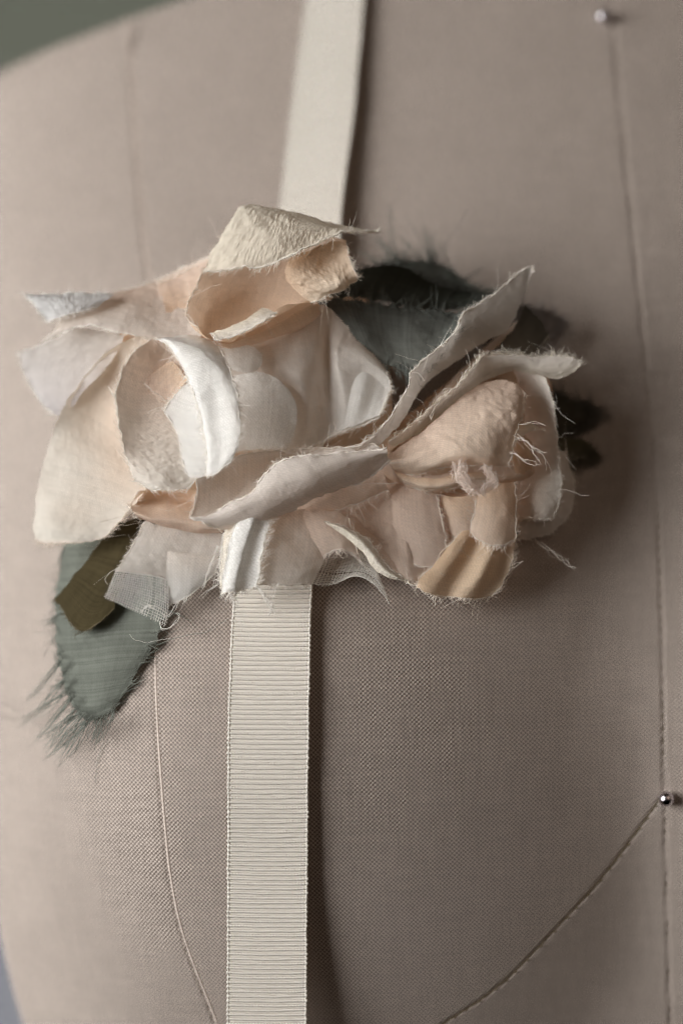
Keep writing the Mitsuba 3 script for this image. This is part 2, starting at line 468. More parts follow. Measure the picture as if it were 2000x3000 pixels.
def gauze(holder, rows, nwarp, nweft, r, col, label=None, drop=0.04, fray=0.6):
    """Sheer cloth built thread by thread."""
    key = key_of(f'{holder}__gauze_petal')
    G = sheet(rows, nu=60, nv=60, wr=0.15, cr=0.02, jag=0.0, seed=len(scene))
    bag = Bag()
    n = np.cross(np.gradient(G, axis=1), np.gradient(G, axis=0))
    n /= np.linalg.norm(n, axis=2, keepdims=True) + 1e-9
    idx = np.linspace(0, 59, 44)

    def take(a, b):
        from scipy.ndimage import map_coordinates
        return np.stack([map_coordinates(G[..., i], [a, b], order=1, mode='nearest') for i in range(3)], 1)
    for k in range(nwarp):
        if rng.random() < drop:
            continue
        w = 59 * (k + 0.5) / nwarp + 0.5 * (vnoise(np.stack([idx * 0.15, np.full(44, k * 1.7), np.zeros(44)], 1)) - 0.5)
        lo, hi = -fray * rng.random() * 3, 59 + fray * rng.random() * 3
        p = take(idx, np.clip(w, 0, 59))
        p = np.vstack([p[0] + (p[0] - p[1]) * rng.uniform(0, fray), p, p[-1] + (p[-1] - p[-3]) * rng.uniform(0, fray)])
        bag.add(*tube(p, r * rng.uniform(0.8, 1.2), 4), None, col)
    for k in range(nweft):
        if rng.random() < drop:
            continue
        w = 59 * (k + 0.5) / nweft + 0.6 * (vnoise(np.stack([idx * 0.15, np.full(44, 50 + k * 1.3), np.zeros(44)], 1)) - 0.5)
        p = take(np.clip(w, 0, 59), idx)
        p = np.vstack([p[0] + (p[0] - p[1]) * rng.uniform(0, fray), p, p[-1] + (p[-1] - p[-3]) * rng.uniform(0, fray)])
        bag.add(*tube(p + [0, 0.05, 0], r * rng.uniform(0.8, 1.2), 4), None, col)
    scene[key] = bag.ply('mat_thread')
    if label:
        labels[key] = {'label': label}


# ------------------------------------------------------------------ setting
def quad(c, hx, hz, tilt=0):
    v = np.array([[-hx, 0, -hz], [hx, 0, -hz], [hx, 0, hz], [-hx, 0, hz]], float) + np.asarray(c, float)
    return (v, np.array([[0, 1, 2], [0, 2, 3]]))


scene['background_wall'] = mikit.ply(quad([0, 0.75, 0.2], 2.2, 1.6), 'mat_wall')
labels['background_wall'] = {'kind': 'structure'}
import trimesh
brd = trimesh.creation.box(extents=[0.5, 0.02, 0.62])
brd.apply_translation([-0.36, 0.62, -0.43])
scene['background_panel'] = mikit.ply(brd, 'mat_board')
labels['background_panel'] = {'kind': 'structure'}

build_form()
labels['dress_form'] = {'label': 'beige canvas dress form with bust cup, stitched panel seams and woven cover', 'category': 'dress form'}


def seam(name, line, r, mat, sink, stitch=None):
    q = line[::1] + [0, sink, 0]
    k = len(q)
    rr = r * (1 + 0.25 * (vnoise(np.stack([np.arange(k) * 0.9, np.zeros(k), np.zeros(k)], 1)) - 0.5))
    bag = Bag().add(*tube(q, rr, 7))
    scene['dress_form__' + name] = bag.ply(mat)
    if stitch:
        key, pitch, off, sr = stitch
        L = np.r_[0, np.cumsum(np.linalg.norm(np.diff(line, axis=0), axis=1))]
        b2 = Bag()
        s = 0.4
        while s < L[-1] - 1:
            p = np.array([np.interp(s, L, line[:, i]) for i in range(3)])
            p2 = np.array([np.interp(s + 0.5, L, line[:, i]) for i in range(3)])
            t = (p2 - p) / np.linalg.norm(p2 - p)
            nn = np.array([t[2], 0, -t[0]])
            c = p + nn * off + [0, -0.02, 0]
            b2.add(*tube(np.stack([c - t * sr - nn * 0.1, c + [0, -0.06, 0], c + t * sr + nn * 0.12]), [sr * .7, sr, sr * .7], 5))
            s += pitch * rng.uniform(0.75, 1.3)
        scene[f'dress_form__{name}__{key}'] = b2.ply('mat_dark_thread')
        labels[f'dress_form__{name}__{key}'] = {'kind': 'stuff'}


seam('princess_seam', LINES['princess'], 0.32, 'mat_piping', 0.17, ('stitches', 4.0, -0.45, 0.15))
seam('centre_seam', LINES['centre'], 0.12, 'mat_dark_thread', 0.46)
seam('cup_seam', LINES['cup'], 0.17, 'mat_dark_thread', 0.24, ('stitches', 3.2, -0.32, 0.19))

# ------------------------------------------------------------------ ribbon
RL = [(707, -60, 102.4), (705, 0, 102.4), (672, 250, 103), (640, 510, 103.5), (612, 700, 103), (580, 950, 103), (553, 1200, 102.2), (541, 1340, 101.6), (530, 1560, 101.2), (526, 1720, 101), (525, 1900, 101), (525, 2030, 101.2)]
RR = [(836, -60, 103), (832, 0, 103), (810, 250, 103.8), (780, 510, 104.8), (765, 700, 105), (745, 950, 105), (727, 1200, 104), (715, 1340, 103), (709, 1560, 102.4), (707, 1720, 102.3), (704, 1900, 102.4), (703, 2030, 102.8)]
L3 = lay(*np.array(RL).T)
R3 = lay(*np.array(RR).T)
for v in (2180, 2352, 2460):
    L3 = np.vstack([L3, lay(525.0, v, -L3[11, 1] - 0.018 * (v - 2030))])
    R3 = np.vstack([R3, lay(702.0, v, -R3[11, 1] - 0.018 * (v - 2030))])
NR = 700
Ls, Rs = spline(L3, NR), spline(R3, NR)
ii = np.arange(NR)
for E_, sd in ((Ls, 3), (Rs, 4)):
    E_[:, 1] -= 0.35 * (vfbm(np.stack([ii * 0.02, ii * 0 + sd, ii * 0], 1), 2) - 0.4)
    E_[:, 0] += 0.30 * (vfbm(np.stack([ii * 0.03, ii * 0 + sd * 5, ii * 0], 1), 2) - 0.5)
bag = Bag()
G = Ls[:, None] + (Rs - Ls)[:, None] * np.linspace(0, 1, 14)[None, :, None]
front = G.copy()
bag.add(front.reshape(-1, 3), grid_faces(NR, 14))
bag.add((G + [0, 0.25, 0]).reshape(-1, 3), grid_faces(NR, 14)[:, ::-1])
scene['ribbon__band'] = bag.ply('mat_ribbon')
labels['ribbon'] = {'label': 'cream grosgrain ribbon hanging down the dress form behind the fabric flowers', 'category': 'ribbon'}
LL = np.r_[0, np.cumsum(np.linalg.norm(np.diff((Ls + Rs) / 2, axis=0), axis=1))]
pitch, s, ribs = 0.985, 0.3, 0
while s < LL[-1] - 0.5:
    a = np.array([np.interp(s, LL, Ls[:, i]) for i in range(3)])
    b = np.array([np.interp(s, LL, Rs[:, i]) for i in range(3)])
    vv = 1176 - ((a + b) / 2)[2] / K
    s += pitch
    if 560 < vv < 1290 or vv > 2400 or vv < -170:
        continue
    m = 27 * 4 + 1
    t = np.linspace(0, 1, m)
    wob = (vnoise(np.stack([t * 5, np.full(m, s * 1.37), np.zeros(m)], 1)) - 0.5) * 0.14
    ea, eb = 0.22 + 0.25 * rng.random(), 0.22 + 0.25 * rng.random()
    w_ = np.linalg.norm(b - a)
    p = a + (b - a) * (t * (1 + (ea + eb) / w_) - ea / w_)[:, None] + np.stack([np.zeros(m), np.full(m, -0.22), wob - 0.12 * np.sin(t * math.pi)], 1)
    if vv < 560:
        p, t = p[::4], t[::4]
    bead = 0.305 * (0.74 + 0.26 * abs(np.sin(t * 27 * math.pi)))
    v, f = tube(p, bead, 8)
    scene[key_of('ribbon__rib')] = Bag().add(v, f).ply('mat_ribbon')
    ribs += 1
for E, sgn in ((Ls, -1), (Rs, 1)):
    e = spline(E, 1200)
    L = np.linspace(0, LL[-1], 1200)
    bump = abs(np.sin(L / pitch * math.pi + 0.4))
    e = e + np.stack([sgn * (0.02 + 0.10 * bump), np.full(1200, -0.02), np.zeros(1200)], 1)
    scene[key_of('ribbon__selvedge')] = Bag().add(*tube(e, 0.20 + 0.10 * bump, 6)).ply('mat_ribbon')


# ------------------------------------------------------------------ pins
def pin(u, v, key, label, r=1.55):
    c = lay(float(u), float(v), 102.0)
    ball = trimesh.creation.icosphere(4, r)
    sc = np.array(ball.vertices)
    scene[key + '__head'] = mikit.ply((sc * MM + c * MM, np.array(ball.faces)), 'mat_steel', smooth=True)
    path = np.stack([c + np.array([0.05, 0.8, 0.1]) * 1.0, c + np.array([0.5, 6.0, 1.2])])
    scene[key + '__shaft'] = mikit.ply(tuple((lambda q: (q[0] * MM, q[1]))(tube(path, 0.3, 10))), 'mat_steel', smooth=True)
    labels[key] = {'label': label, 'category': 'pin', 'group': 'dressmaking pins stuck in the form'}


pin(1530, 1836, 'pin', 'steel ball-headed pin where the cup seam meets the centre seam')
pin(1386, 36, 'pin_001', 'blurred ball-headed pin high on the chest near the top edge')

# ------------------------------------------------------------------ corsage
A, Bl, LF = 'corsage__left_blossom', 'corsage__right_blossom', 'corsage'
A, Bl = 'corsage__blossom', 'corsage__blossom_001'
labels['corsage'] = {'label': 'handmade corsage of two frayed cream and peach silk blossoms with green cloth leaves', 'category': 'fabric flower'}
labels[A] = {'label': 'upper left ivory and peach blossom with the bright satin fold at its heart'}
labels[Bl] = {'label': 'lower right blush blossom with a rolled peach bud'}

# leaves
SAGE, OLIVE, DARK, MAUVE = (.21, .225, .195), (.075, .06, .032), (.06, .064, .055), (.30, .27, .255)
lk = dict(mat='mat_leaf', blot=0.35, yarn=0.22, fscale=2.2, jag=1.3)


def tassels(pts, col, L, n, r=0.035, strands=9):
    def go(bag, G):
        for (u, v, d, du, dv) in pts:
            a, b = lay(float(u), float(v), float(d)), lay(float(u + du), float(v + dv), float(d))
            for q in range(strands):
                o, o2 = rng.normal(0, 0.35, 3), rng.normal(0, 0.55, 3)
                mid = (a + b) / 2 + rng.normal(0, 0.5, 3)
                bag.add(*tube(spline(np.stack([a + o, mid + o2 * 0.7, b + o2 + (b - a) * rng.uniform(-.25, .15)]), 9), np.linspace(r * 1.4, r * .7, 9), 4), None, col)
    return go


tas = [(150, 1560, 102, -60, 70), (165, 1600, 102, -75, 90), (175, 1630, 102, -70, 85), (190, 1640, 102, -70, 100), (205, 1650, 102, -60, 95), (140, 1520, 102, -70, 80),
       (200, 1655, 102, -90, 80), (240, 1640, 102, -20, 65), (225, 1650, 102, -20, 55), (150, 1590, 102, -100, 70), (260, 1620, 102, -10, 45), (185, 1640, 102, -95, 60)]
def feather(sides, col, L, n, r=0.055, droop=(0, 0, 0), per=3):
    """Long loose bundles of threads combed out from the edges of a leaf."""
    def go(bag, G):
        for sd in sides:
            e, i = edge_of(G, sd)
            dd = e - i
            dd /= np.linalg.norm(dd, axis=1, keepdims=True) + 1e-9
            for q in range(n):
                k = rng.integers(0, len(e))
                ln = L * rng.uniform(0.2, 1.0) ** 1.5 * 1.5
                d = dd[k] + rng.normal(0, 0.4, 3) + np.asarray(droop)
                d /= np.linalg.norm(d)
                for h in range(per):
                    st = e[k] + rng.normal(0, 0.25, 3) - d * rng.uniform(0.5, 2.5)
                    en = e[k] + d * ln * rng.uniform(0.6, 1.1) + rng.normal(0, 0.45, 3)
                    bag.add(*tube(spline(np.stack([st, (st + en) / 2 + rng.normal(0, 0.3, 3), en]), 7), np.linspace(r * 1.3, r * 0.6, 7), 3), None, np.asarray(col) * rng.uniform(0.8, 1.15))
    return go


def both(*fs):
    def go(bag, G):
        for f in fs:
            f(bag, G)
    return go


petal(LF, [[(150, 1240, 102), (135, 1330, 102), (128, 1400, 102), (130, 1470, 102), (145, 1560, 102), (178, 1640, 101.6)],
           [(200, 1240, 103), (185, 1330, 103.4), (185, 1410, 103), (188, 1480, 103), (195, 1560, 103), (205, 1655, 102)],
           [(270, 1230, 103), (280, 1330, 102.6), (280, 1410, 102.6), (272, 1490, 103.4), (255, 1570, 103), (235, 1645, 102)],
           [(345, 1220, 103), (378, 1370, 103), (374, 1420, 102.6), (356, 1480, 102), (306, 1560, 101.6), (262, 1630, 101.4)]],
      SAGE, SAGE, fray='nse', L=2.2, fdens=4, fr=0.04, hemn=0, name='leaf', label='sage green chiffon leaf with a long frayed fringe', extra=both(tassels([(p[0], p[1], p[2] + 4, p[3], p[4]) for p in tas], SAGE, 6, 10, 0.055), feather('N', SAGE, 4.5, 40, droop=(-.2, 0, -.5)), feather('S', SAGE, 2.5, 30)), **lk)
petal(LF, [[(250, 1205, 104), (210, 1270, 105), (165, 1330, 106), (122, 1382, 106)],
           [(290, 1195, 105), (255, 1280, 107), (205, 1350, 107.5), (152, 1414, 107)],
           [(312, 1190, 105), (280, 1270, 107), (240, 1350, 107.5), (180, 1447, 107)],
           [(335, 1185, 105), (318, 1250, 106), (290, 1320, 106.5), (262, 1396, 106.5)]],
      OLIVE, (.085, .068, .036), fray='eE', L=0.6, fdens=6, hemn=2, name='leaf', fcol=(.10, .078, .04), label='dark olive leaf with a pinked end', wr=0.2, **{**lk, 'jag': 0.3})
petal(LF, [[(820, 622, -22), (870, 606, -22), (930, 612, -24), (1000, 650, -25), (1060, 665, -25), (1108, 675, -24)],
           [(780, 655, -21), (860, 650, -20), (930, 660, -21), (1010, 690, -22), (1060, 690, -22), (1100, 690, -21)],
           [(750, 680, -20), (850, 690, -22), (930, 705, -22), (1010, 712, -23), (1060, 708, -23), (1090, 705, -22)]],
      (.05, .055, .044), DARK, fray='nE', L=1.4, fdens=4, hemn=0, name='leaf', label='near-black green leaf between the two blossoms', extra=feather('NE', DARK, 3.5, 45), **lk)
petal(LF, [[(732, 690, -18), (800, 688, -19), (880, 698, -18), (960, 708, -18), (1030, 718, -17), (1088, 712, -16)],
           [(770, 740, -18), (830, 750, -16), (890, 770, -17), (950, 775, -15), (1005, 770, -15), (1048, 745, -13)],
           [(830, 805, -18), (860, 828, -16), (900, 842, -15), (940, 855, -13), (985, 825, -12), (1025, 795, -12)]],
      (.09, .094, .086), (.19, .198, .18), fray='sE', L=1.3, fdens=5, hemn=0, name='leaf', label='grey-green leaf with a pale frayed rim above the right blossom', wr=0.8, wl=5, extra=feather('SEN', (.15, .165, .15), 3.5, 45), **lk)
petal(LF, [[(880, 608, -32), (940, 598, -34), (1010, 612, -35), (1065, 650, -34)],
           [(920, 640, -30), (960, 650, -30), (1020, 670, -30), (1085, 690, -28)]],
      (.16, .175, .16), (.13, .14, .13), fray='NE', L=4.5, fdens=2.4, fr=0.05, hemn=0, name='leaf', label='blurred grey leaf with an upright fringe', extra=feather('NE', (.13, .15, .13), 8, 40, 0.08), **lk)
petal(LF, [[(1150, 695, -26), (1230, 708, -30), (1295, 732, -34)],
           [(1130, 735, -25), (1220, 748, -28), (1285, 762, -33)],
           [(1110, 800, -24), (1190, 786, -27), (1270, 782, -33)]],
      (.10, .09, .085), MAUVE, grad='u', fray='E', L=1.8, fdens=4, hemn=0, name='leaf', label='mauve-grey sheer leaf behind the tall right petal', extra=feather('NES', MAUVE, 3.5, 40), **lk)
petal(LF, [[(1250, 890, -24), (1310, 915, -28), (1360, 935, -31)],
           [(1262, 960, -23), (1315, 950, -26), (1360, 955, -30)],
           [(1270, 1010, -24), (1315, 990, -28), (1355, 985, -31)]],
      (.075, .068, .052), (.095, .085, .065), fray='E', L=1.8, fdens=3, hemn=0, name='leaf', label='dark green leaf at the right edge of the corsage', extra=feather('NES', (.12, .11, .09), 4.5, 50), **lk)
petal(LF, [[(1270, 1000, -24), (1330, 1010, -26), (1372, 1040, -28)],
           [(1280, 1060, -22), (1330, 1050, -24), (1352, 1062, -27)]],
      (.10, .09, .055), (.14, .125, .085), fray='ES', L=1.6, fdens=3, hemn=0, name='leaf', label='small olive leaf below the dark one', extra=feather('ES', (.13, .115, .08), 4, 30), **lk)

# backing cloth of the blossoms
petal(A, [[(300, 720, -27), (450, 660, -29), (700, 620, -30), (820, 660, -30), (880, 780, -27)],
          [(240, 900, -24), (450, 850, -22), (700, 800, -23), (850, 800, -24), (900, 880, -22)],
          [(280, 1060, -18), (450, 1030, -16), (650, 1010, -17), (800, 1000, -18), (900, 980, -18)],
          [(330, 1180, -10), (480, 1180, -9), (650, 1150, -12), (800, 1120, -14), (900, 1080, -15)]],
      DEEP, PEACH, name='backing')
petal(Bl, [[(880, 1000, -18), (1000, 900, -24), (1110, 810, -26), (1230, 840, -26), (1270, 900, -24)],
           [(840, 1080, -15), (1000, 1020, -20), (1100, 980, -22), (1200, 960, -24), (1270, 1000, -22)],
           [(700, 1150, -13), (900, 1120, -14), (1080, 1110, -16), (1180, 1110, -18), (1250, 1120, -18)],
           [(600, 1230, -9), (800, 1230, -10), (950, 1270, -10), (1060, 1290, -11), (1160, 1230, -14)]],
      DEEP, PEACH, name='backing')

# --- upper left blossom
petal(A, [[(165, 752, -18), (220, 757, -17), (285, 770, -16)],
          [(100, 790, -20), (190, 800, -18), (265, 815, -17)],
          [(48, 818, -22), (130, 850, -20), (225, 865, -18)],
          [(70, 885, -23), (115, 905, -21), (190, 900, -19)],
          [(130, 955, -22), (145, 948, -21), (172, 930, -20)]],
      PALE, (.78, .74, .74), fray='W', L=0.8, blot=.3, label='pale out-of-focus petal at far left')
petal(A, [[(60, 682, -18), (130, 676, -18), (220, 674, -20), (300, 664, -22), (370, 638, -24), (430, 612, -24), (492, 584, -22)],
          [(118, 712, -17), (200, 700, -17), (290, 695, -17), (370, 680, -19), (450, 660, -19), (492, 650, -16)],
          [(135, 742, -15), (200, 735, -13), (280, 735, -12), (360, 735, -13), (430, 735, -13), (470, 720, -12)],
          [(97, 785, -15), (150, 762, -14), (210, 746, -12), (280, 765, -10), (350, 776, -9), (430, 776, -9), (472, 764, -9)]],
      BLUSH, PALE, fray='SWn', L=0.6, blot=.6, label='long grey-blush petal reaching left with turned corners')
petal(A, [[(60, 681, -16), (150, 674, -16), (262, 675, -17)],
          [(82, 702, -13), (160, 702, -12), (240, 692, -14)],
          [(110, 738, -13), (150, 724, -12), (225, 702, -14)]],
      (.80, .80, .80), (.82, .82, .82), mat='mat_crepe', fray='NSW', L=0.6, label='turned-over corner at the left tip')
petal(A, [[(350, 770, -10), (270, 790, -15), (205, 850, -18), (150, 930, -19), (115, 1010, -19), (92, 1100, -18), (80, 1170, -17), (78, 1238, -15)],
          [(350, 772, -10), (300, 800, -16), (245, 870, -21), (200, 960, -21), (172, 1050, -17), (150, 1140, -14), (125, 1200, -13), (108, 1246, -13)],
          [(352, 775, -10), (320, 820, -15), (280, 900, -19), (258, 1000, -18), (255, 1080, -13), (225, 1160, -11), (190, 1215, -11), (160, 1247, -11)],
          [(355, 780, -9), (330, 850, -11), (300, 940, -13), (305, 1030, -11), (318, 1100, -8), (334, 1122, -6), (292, 1178, -7), (248, 1225, -9), (215, 1242, -10)]],
      (.86, .81, .73), DEEP, fray='SE', L=0.9, blot=.3, hemn=1, grad='vu', ridge=.1, cr=.03, label='large soft cream petal at lower left with peach hollow')
petal(A, [[(352, 778, -8), (300, 815, -7), (272, 880, -6), (266, 920, -5), (272, 975, -4), (288, 1040, -3), (310, 1095, -2), (345, 1122, -2)],
          [(358, 782, -8), (345, 830, -10), (330, 900, -9), (325, 960, -7), (332, 1030, -4), (350, 1090, -1), (375, 1126, 0)],
          [(365, 785, -8), (395, 830, -11), (390, 900, -10), (385, 960, -7), (395, 1030, -4), (405, 1090, -1.4), (415, 1124, -0.4)],
          [(372, 785, -8), (420, 825, -9), (445, 870, -9), (455, 930, -8), (462, 1000, -6), (462, 1060, -3), (450, 1098, -1.6), (440, 1116, -1)]],
      BLUSH, IVORY, mat='mat_crepe', grad='u', fray='NE', L=0.8, blot=.4, hemn=1, label='round crinkled petal, blush above and ivory below')
petal(A, [[(442, 868, -6), (405, 905, -5), (380, 945, -4), (396, 970, -3.4), (412, 1010, -2), (420, 1060, -0.5), (432, 1095, 1)],
          [(446, 880, -4.6), (428, 925, -3), (425, 970, -2), (438, 1020, -0.4), (445, 1060, 0.8), (446, 1097, 1.6)],
          [(452, 890, -2), (462, 930, 0), (472, 980, 1.4), (480, 1030, 2.2), (482, 1066, 2.4), (474, 1094, 2.2)]],
      WHITE, WHITE, mat='mat_silk', fray='NS', L=0.5, wr=0.12, wl=4, ridge=.12, ruf=.2, lift=0.3, label='bright white inner petal')
petal(A, [[(352, 778, -5.5), (390, 797, -3.4), (418, 838, -1.4), (440, 882, 0.4), (455, 932, 1.4), (468, 990, 2), (476, 1050, 2.6), (472, 1090, 2.8)],
          [(360, 776, -6), (398, 788, -2.6), (428, 828, 0), (450, 874, 1.8), (466, 926, 2.6), (479, 988, 3.1), (485, 1050, 3.6), (480, 1092, 3.4)],
          [(400, 772, -7), (436, 786, -3), (468, 825, 1), (486, 880, 2.6), (497, 940, 3.2), (506, 1000, 3.8), (506, 1056, 4.2), (496, 1086, 4)],
          [(440, 770, -8), (468, 788, -4), (494, 830, 1), (514, 885, 3.4), (524, 940, 4.6), (530, 1000, 5.2), (524, 1046, 5.2), (510, 1074, 4.6)],
          [(482, 780, -8), (503, 800, -5), (521, 835, 0.2), (538, 880, 3), (547, 930, 4.6), (552, 985, 5.6), (543, 1032, 5.6), (530, 1062, 5)]],
      WHITE, (.90, .88, .84), mat='mat_twill', fray='NSE', L=0.8, fdens=9, hemn=2, hemr=0.12, wr=0.15, wl=4, ridge=.16, ruf=.35, label='white satin strip folded over the heart of the left blossom')
petal(A, [[(500, 785, -14), (560, 790, -14), (640, 760, -15), (720, 725, -16), (740, 700, -17), (790, 740, -17), (840, 790, -17), (890, 850, -15)],
          [(520, 850, -15), (600, 840, -13), (680, 830, -12), (725, 820, -14), (748, 815, -18), (775, 820, -13), (830, 830, -13), (890, 862, -13)],
          [(560, 920, -14), (640, 910, -13), (700, 900, -11), (730, 900, -15), (752, 900, -17), (790, 900, -12), (840, 895, -14), (892, 885, -12)],
          [(600, 980, -14), (660, 980, -12), (700, 985, -11), (730, 980, -14), (757, 975, -14), (790, 965, -10), (840, 945, -11), (882, 925, -10)],
          [(600, 1040, -13), (660, 1035, -11), (700, 1030, -11), (730, 1018, -11), (760, 1003, -11), (790, 990, -10), (835, 975, -9), (872, 958, -9)]],
      PALE, WHITE, fray='SE', L=0.6, blot=.6, wr=0.4, label='large pale pleated petal between the hearts of both blossoms')
petal(A, [[(505, 797, -11), (540, 789, -10), (580, 795, -10), (602, 815, -10)],
          [(510, 820, -10.5), (545, 815, -9.6), (580, 815, -9.4), (602, 830, -10)],
          [(520, 848, -11), (545, 853, -10), (570, 855, -10), (590, 848, -10.4)]],
      WHITE, WHITE, blot=.2, label='small white lobe under the peach band')
petal(A, [[(520, 868, -11.4), (560, 857, -10.8), (605, 857, -10), (640, 873, -9.4), (665, 897, -9)],
          [(530, 900, -10.6), (570, 890, -9.9), (610, 890, -9), (650, 905, -8.2), (681, 937, -7.6)],
          [(538, 950, -10), (575, 945, -9.2), (615, 945, -8.2), (650, 955, -7.4), (679, 977, -6.8)],
          [(545, 1000, -9.6), (580, 1000, -8.6), (615, 1000, -7.6), (645, 1005, -6.8), (669, 1012, -6.4)],
          [(540, 1038, -9.6), (580, 1033, -8.6), (620, 1030, -7.6), (650, 1031, -6.8), (663, 1030, -6.6)]],
      WHITE, WHITE, mat='mat_twill', fray='S', L=0.6, blot=.2, hemn=1, label='rounded white satin petal beside the folded strip')
petal(A, [[(478, 790, -8), (540, 785, -7), (620, 752, -8), (690, 712, -11), (728, 698, -14)],
          [(500, 800, -11), (560, 795, -10), (640, 768, -11), (700, 742, -13), (737, 715, -16)],
          [(510, 806, -14), (570, 798, -13), (650, 772, -14), (705, 750, -16), (740, 725, -18)]],
      PEACH, BLUSH, blot=.3, label='narrow peach band under the cap')
petal(A, [[(548, 484, -13), (600, 486, -14), (700, 515, -14), (800, 556, -12)],
          [(468, 622, -8), (540, 620, -13), (640, 615, -16), (720, 600, -14), (803, 590, -10)],
          [(437, 690, -6), (500, 695, -13), (590, 690, -16), (680, 665, -14), (805, 640, -9)],
          [(428, 724, -5), (470, 750, -9), (540, 750, -10), (620, 730, -12), (700, 690, -12), (765, 660, -11)],
          [(452, 750, -4), (490, 782, -3), (545, 772, -3), (602, 742, -4), (635, 712, -6), (722, 692, -11)]],
      BLUSH, PEACH, fray='W', L=0.7, blot=.5, wr=0.4, label='peach cup under the folded cap')
petal(A, [[(486, 764, -4), (545, 742, -3), (602, 704, -5)],
          [(492, 780, -1.5), (552, 766, -1.5), (608, 734, -2.5), (636, 714, -4.5)]],
      CREAM, IVORY, mat='mat_crepe', fray='SW', L=0.5, blot=.2, label='turned ivory lip of the peach cup')
petal(A, [[(665, 592, -8), (700, 577, -6), (750, 556, -5), (795, 558, -6)],
          [(652, 640, -11), (700, 620, -5), (750, 600, -7), (803, 596, -5)],
          [(682, 672, -11), (725, 664, -6), (770, 650, -4), (816, 634, -6)],
          [(715, 692, -11), (745, 682, -8), (775, 667, -7), (814, 644, -7)]],
      PEACH, (.84, .72, .58), mat='mat_crepe', fray='SE', L=0.8, wr=0.9, wl=3.5, cr=.15, blot=.8, label='crumpled peach scrap under the right end of the cap')
petal(A, [[(466, 622, -3), (500, 620, -2), (560, 613, -1), (605, 611, -1), (660, 588, -1), (710, 566, -2), (760, 540, -3), (810, 530, -5), (868, 534, -8)],
          [(500, 555, -5), (540, 560, -3), (600, 560, -1.5), (660, 545, -2), (720, 530, -4), (770, 524, -6), (800, 524, -8), (867, 531, -9)],
          [(540, 490, -8), (565, 478, -8), (610, 484, -7.5), (660, 492, -8), (710, 503, -8), (760, 515, -8.5), (800, 523, -10), (866, 529, -10.5)],
          [(548, 476, -11), (575, 469, -11), (610, 474, -11), (660, 483, -11), (710, 495, -11), (760, 511, -11), (800, 521, -11.5), (865, 528, -11)],
          [(540, 496, -15), (575, 490, -16), (610, 500, -16), (660, 510, -16), (710, 520, -16), (760, 530, -15), (800, 535, -14), (850, 535, -12)]],
      CREAM, (.86, .80, .68), mat='mat_crepe', fray='NE', L=0.8, fdens=8, hemn=3, hemr=0.13, wr=0.5, wl=4.5, cr=.05, cl=1.0, blot=.4, label='cream cap petal folded over the top of the left blossom')
petal(A, [[(320, 1128, -5), (380, 1122, -4), (430, 1122, -4), (458, 1128, -4)],
          [(300, 1160, -7), (370, 1148, -9), (430, 1148, -9), (462, 1168, -5)],
          [(303, 1173, -4), (350, 1190, -2.5), (420, 1194, -2.5), (470, 1202, -2.5), (512, 1211, -4)],
          [(325, 1192, -8), (400, 1216, -7), (450, 1222, -6), (508, 1222, -6)]],
      PEACH, BLUSH, fray='W', L=0.7, blot=.3, label='peach petal tucked under the left blossom')

# --- lower right blossom
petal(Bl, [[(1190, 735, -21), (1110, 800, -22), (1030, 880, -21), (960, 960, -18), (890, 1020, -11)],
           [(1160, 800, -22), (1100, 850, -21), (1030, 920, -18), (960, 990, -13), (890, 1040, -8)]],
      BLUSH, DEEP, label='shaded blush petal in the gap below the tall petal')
petal(Bl, [[(1222, 611, -12), (1195, 621, -12), (1150, 662, -11), (1110, 690, -10), (1062, 722, -9), (1036, 775, -8), (990, 815, -7), (947, 850, -6), (932, 895, -5), (902, 945, -4), (876, 980, -3), (845, 1010, -2), (800, 1028, -1)],
           [(1224, 618, -12), (1205, 640, -14), (1170, 690, -14.5), (1115, 735, -14), (1062, 772, -13), (1030, 808, -12), (985, 842, -11), (950, 890, -9.5), (932, 925, -8), (902, 970, -6), (880, 1005, -5), (850, 1022, -3), (810, 1032, -2)],
           [(1226, 622, -12), (1210, 660, -15), (1190, 705, -17), (1165, 755, -18), (1105, 790, -17), (1038, 836, -15), (988, 870, -14), (958, 905, -12), (936, 948, -10), (905, 987, -8), (878, 1012, -6), (852, 1028, -4), (826, 1036, -3)]],
      PALE, (.80, .74, .68), fray='NW', L=0.5, fdens=9, hemn=2, hemr=0.12, blot=.4, label='tall pointed petal rising at the right with a white torn edge')
petal(Bl, [[(1328, 828, -12), (1285, 817, -12), (1240, 820, -12), (1180, 815, -11), (1125, 815, -10), (1090, 835, -9), (1050, 880, -8), (1000, 925, -7), (960, 960, -6), (925, 990, -5), (890, 1016, -4)],
           [(1330, 835, -12), (1292, 842, -12), (1250, 846, -12), (1200, 836, -12), (1150, 838, -12), (1105, 855, -12), (1055, 900, -11), (1008, 940, -9.5), (968, 970, -8), (930, 1000, -6), (895, 1020, -4.5)],
           [(1331, 842, -12), (1300, 862, -13), (1265, 869, -14), (1225, 856, -15), (1180, 850, -16), (1140, 862, -16), (1100, 882, -15), (1050, 925, -13), (1010, 956, -11), (970, 986, -10), (930, 1013, -7), (900, 1026, -5)]],
      PALE, CREAM, fray='NW', L=1.0, fdens=9, hemn=1, blot=.3, label='long pale petal sweeping right to a point')
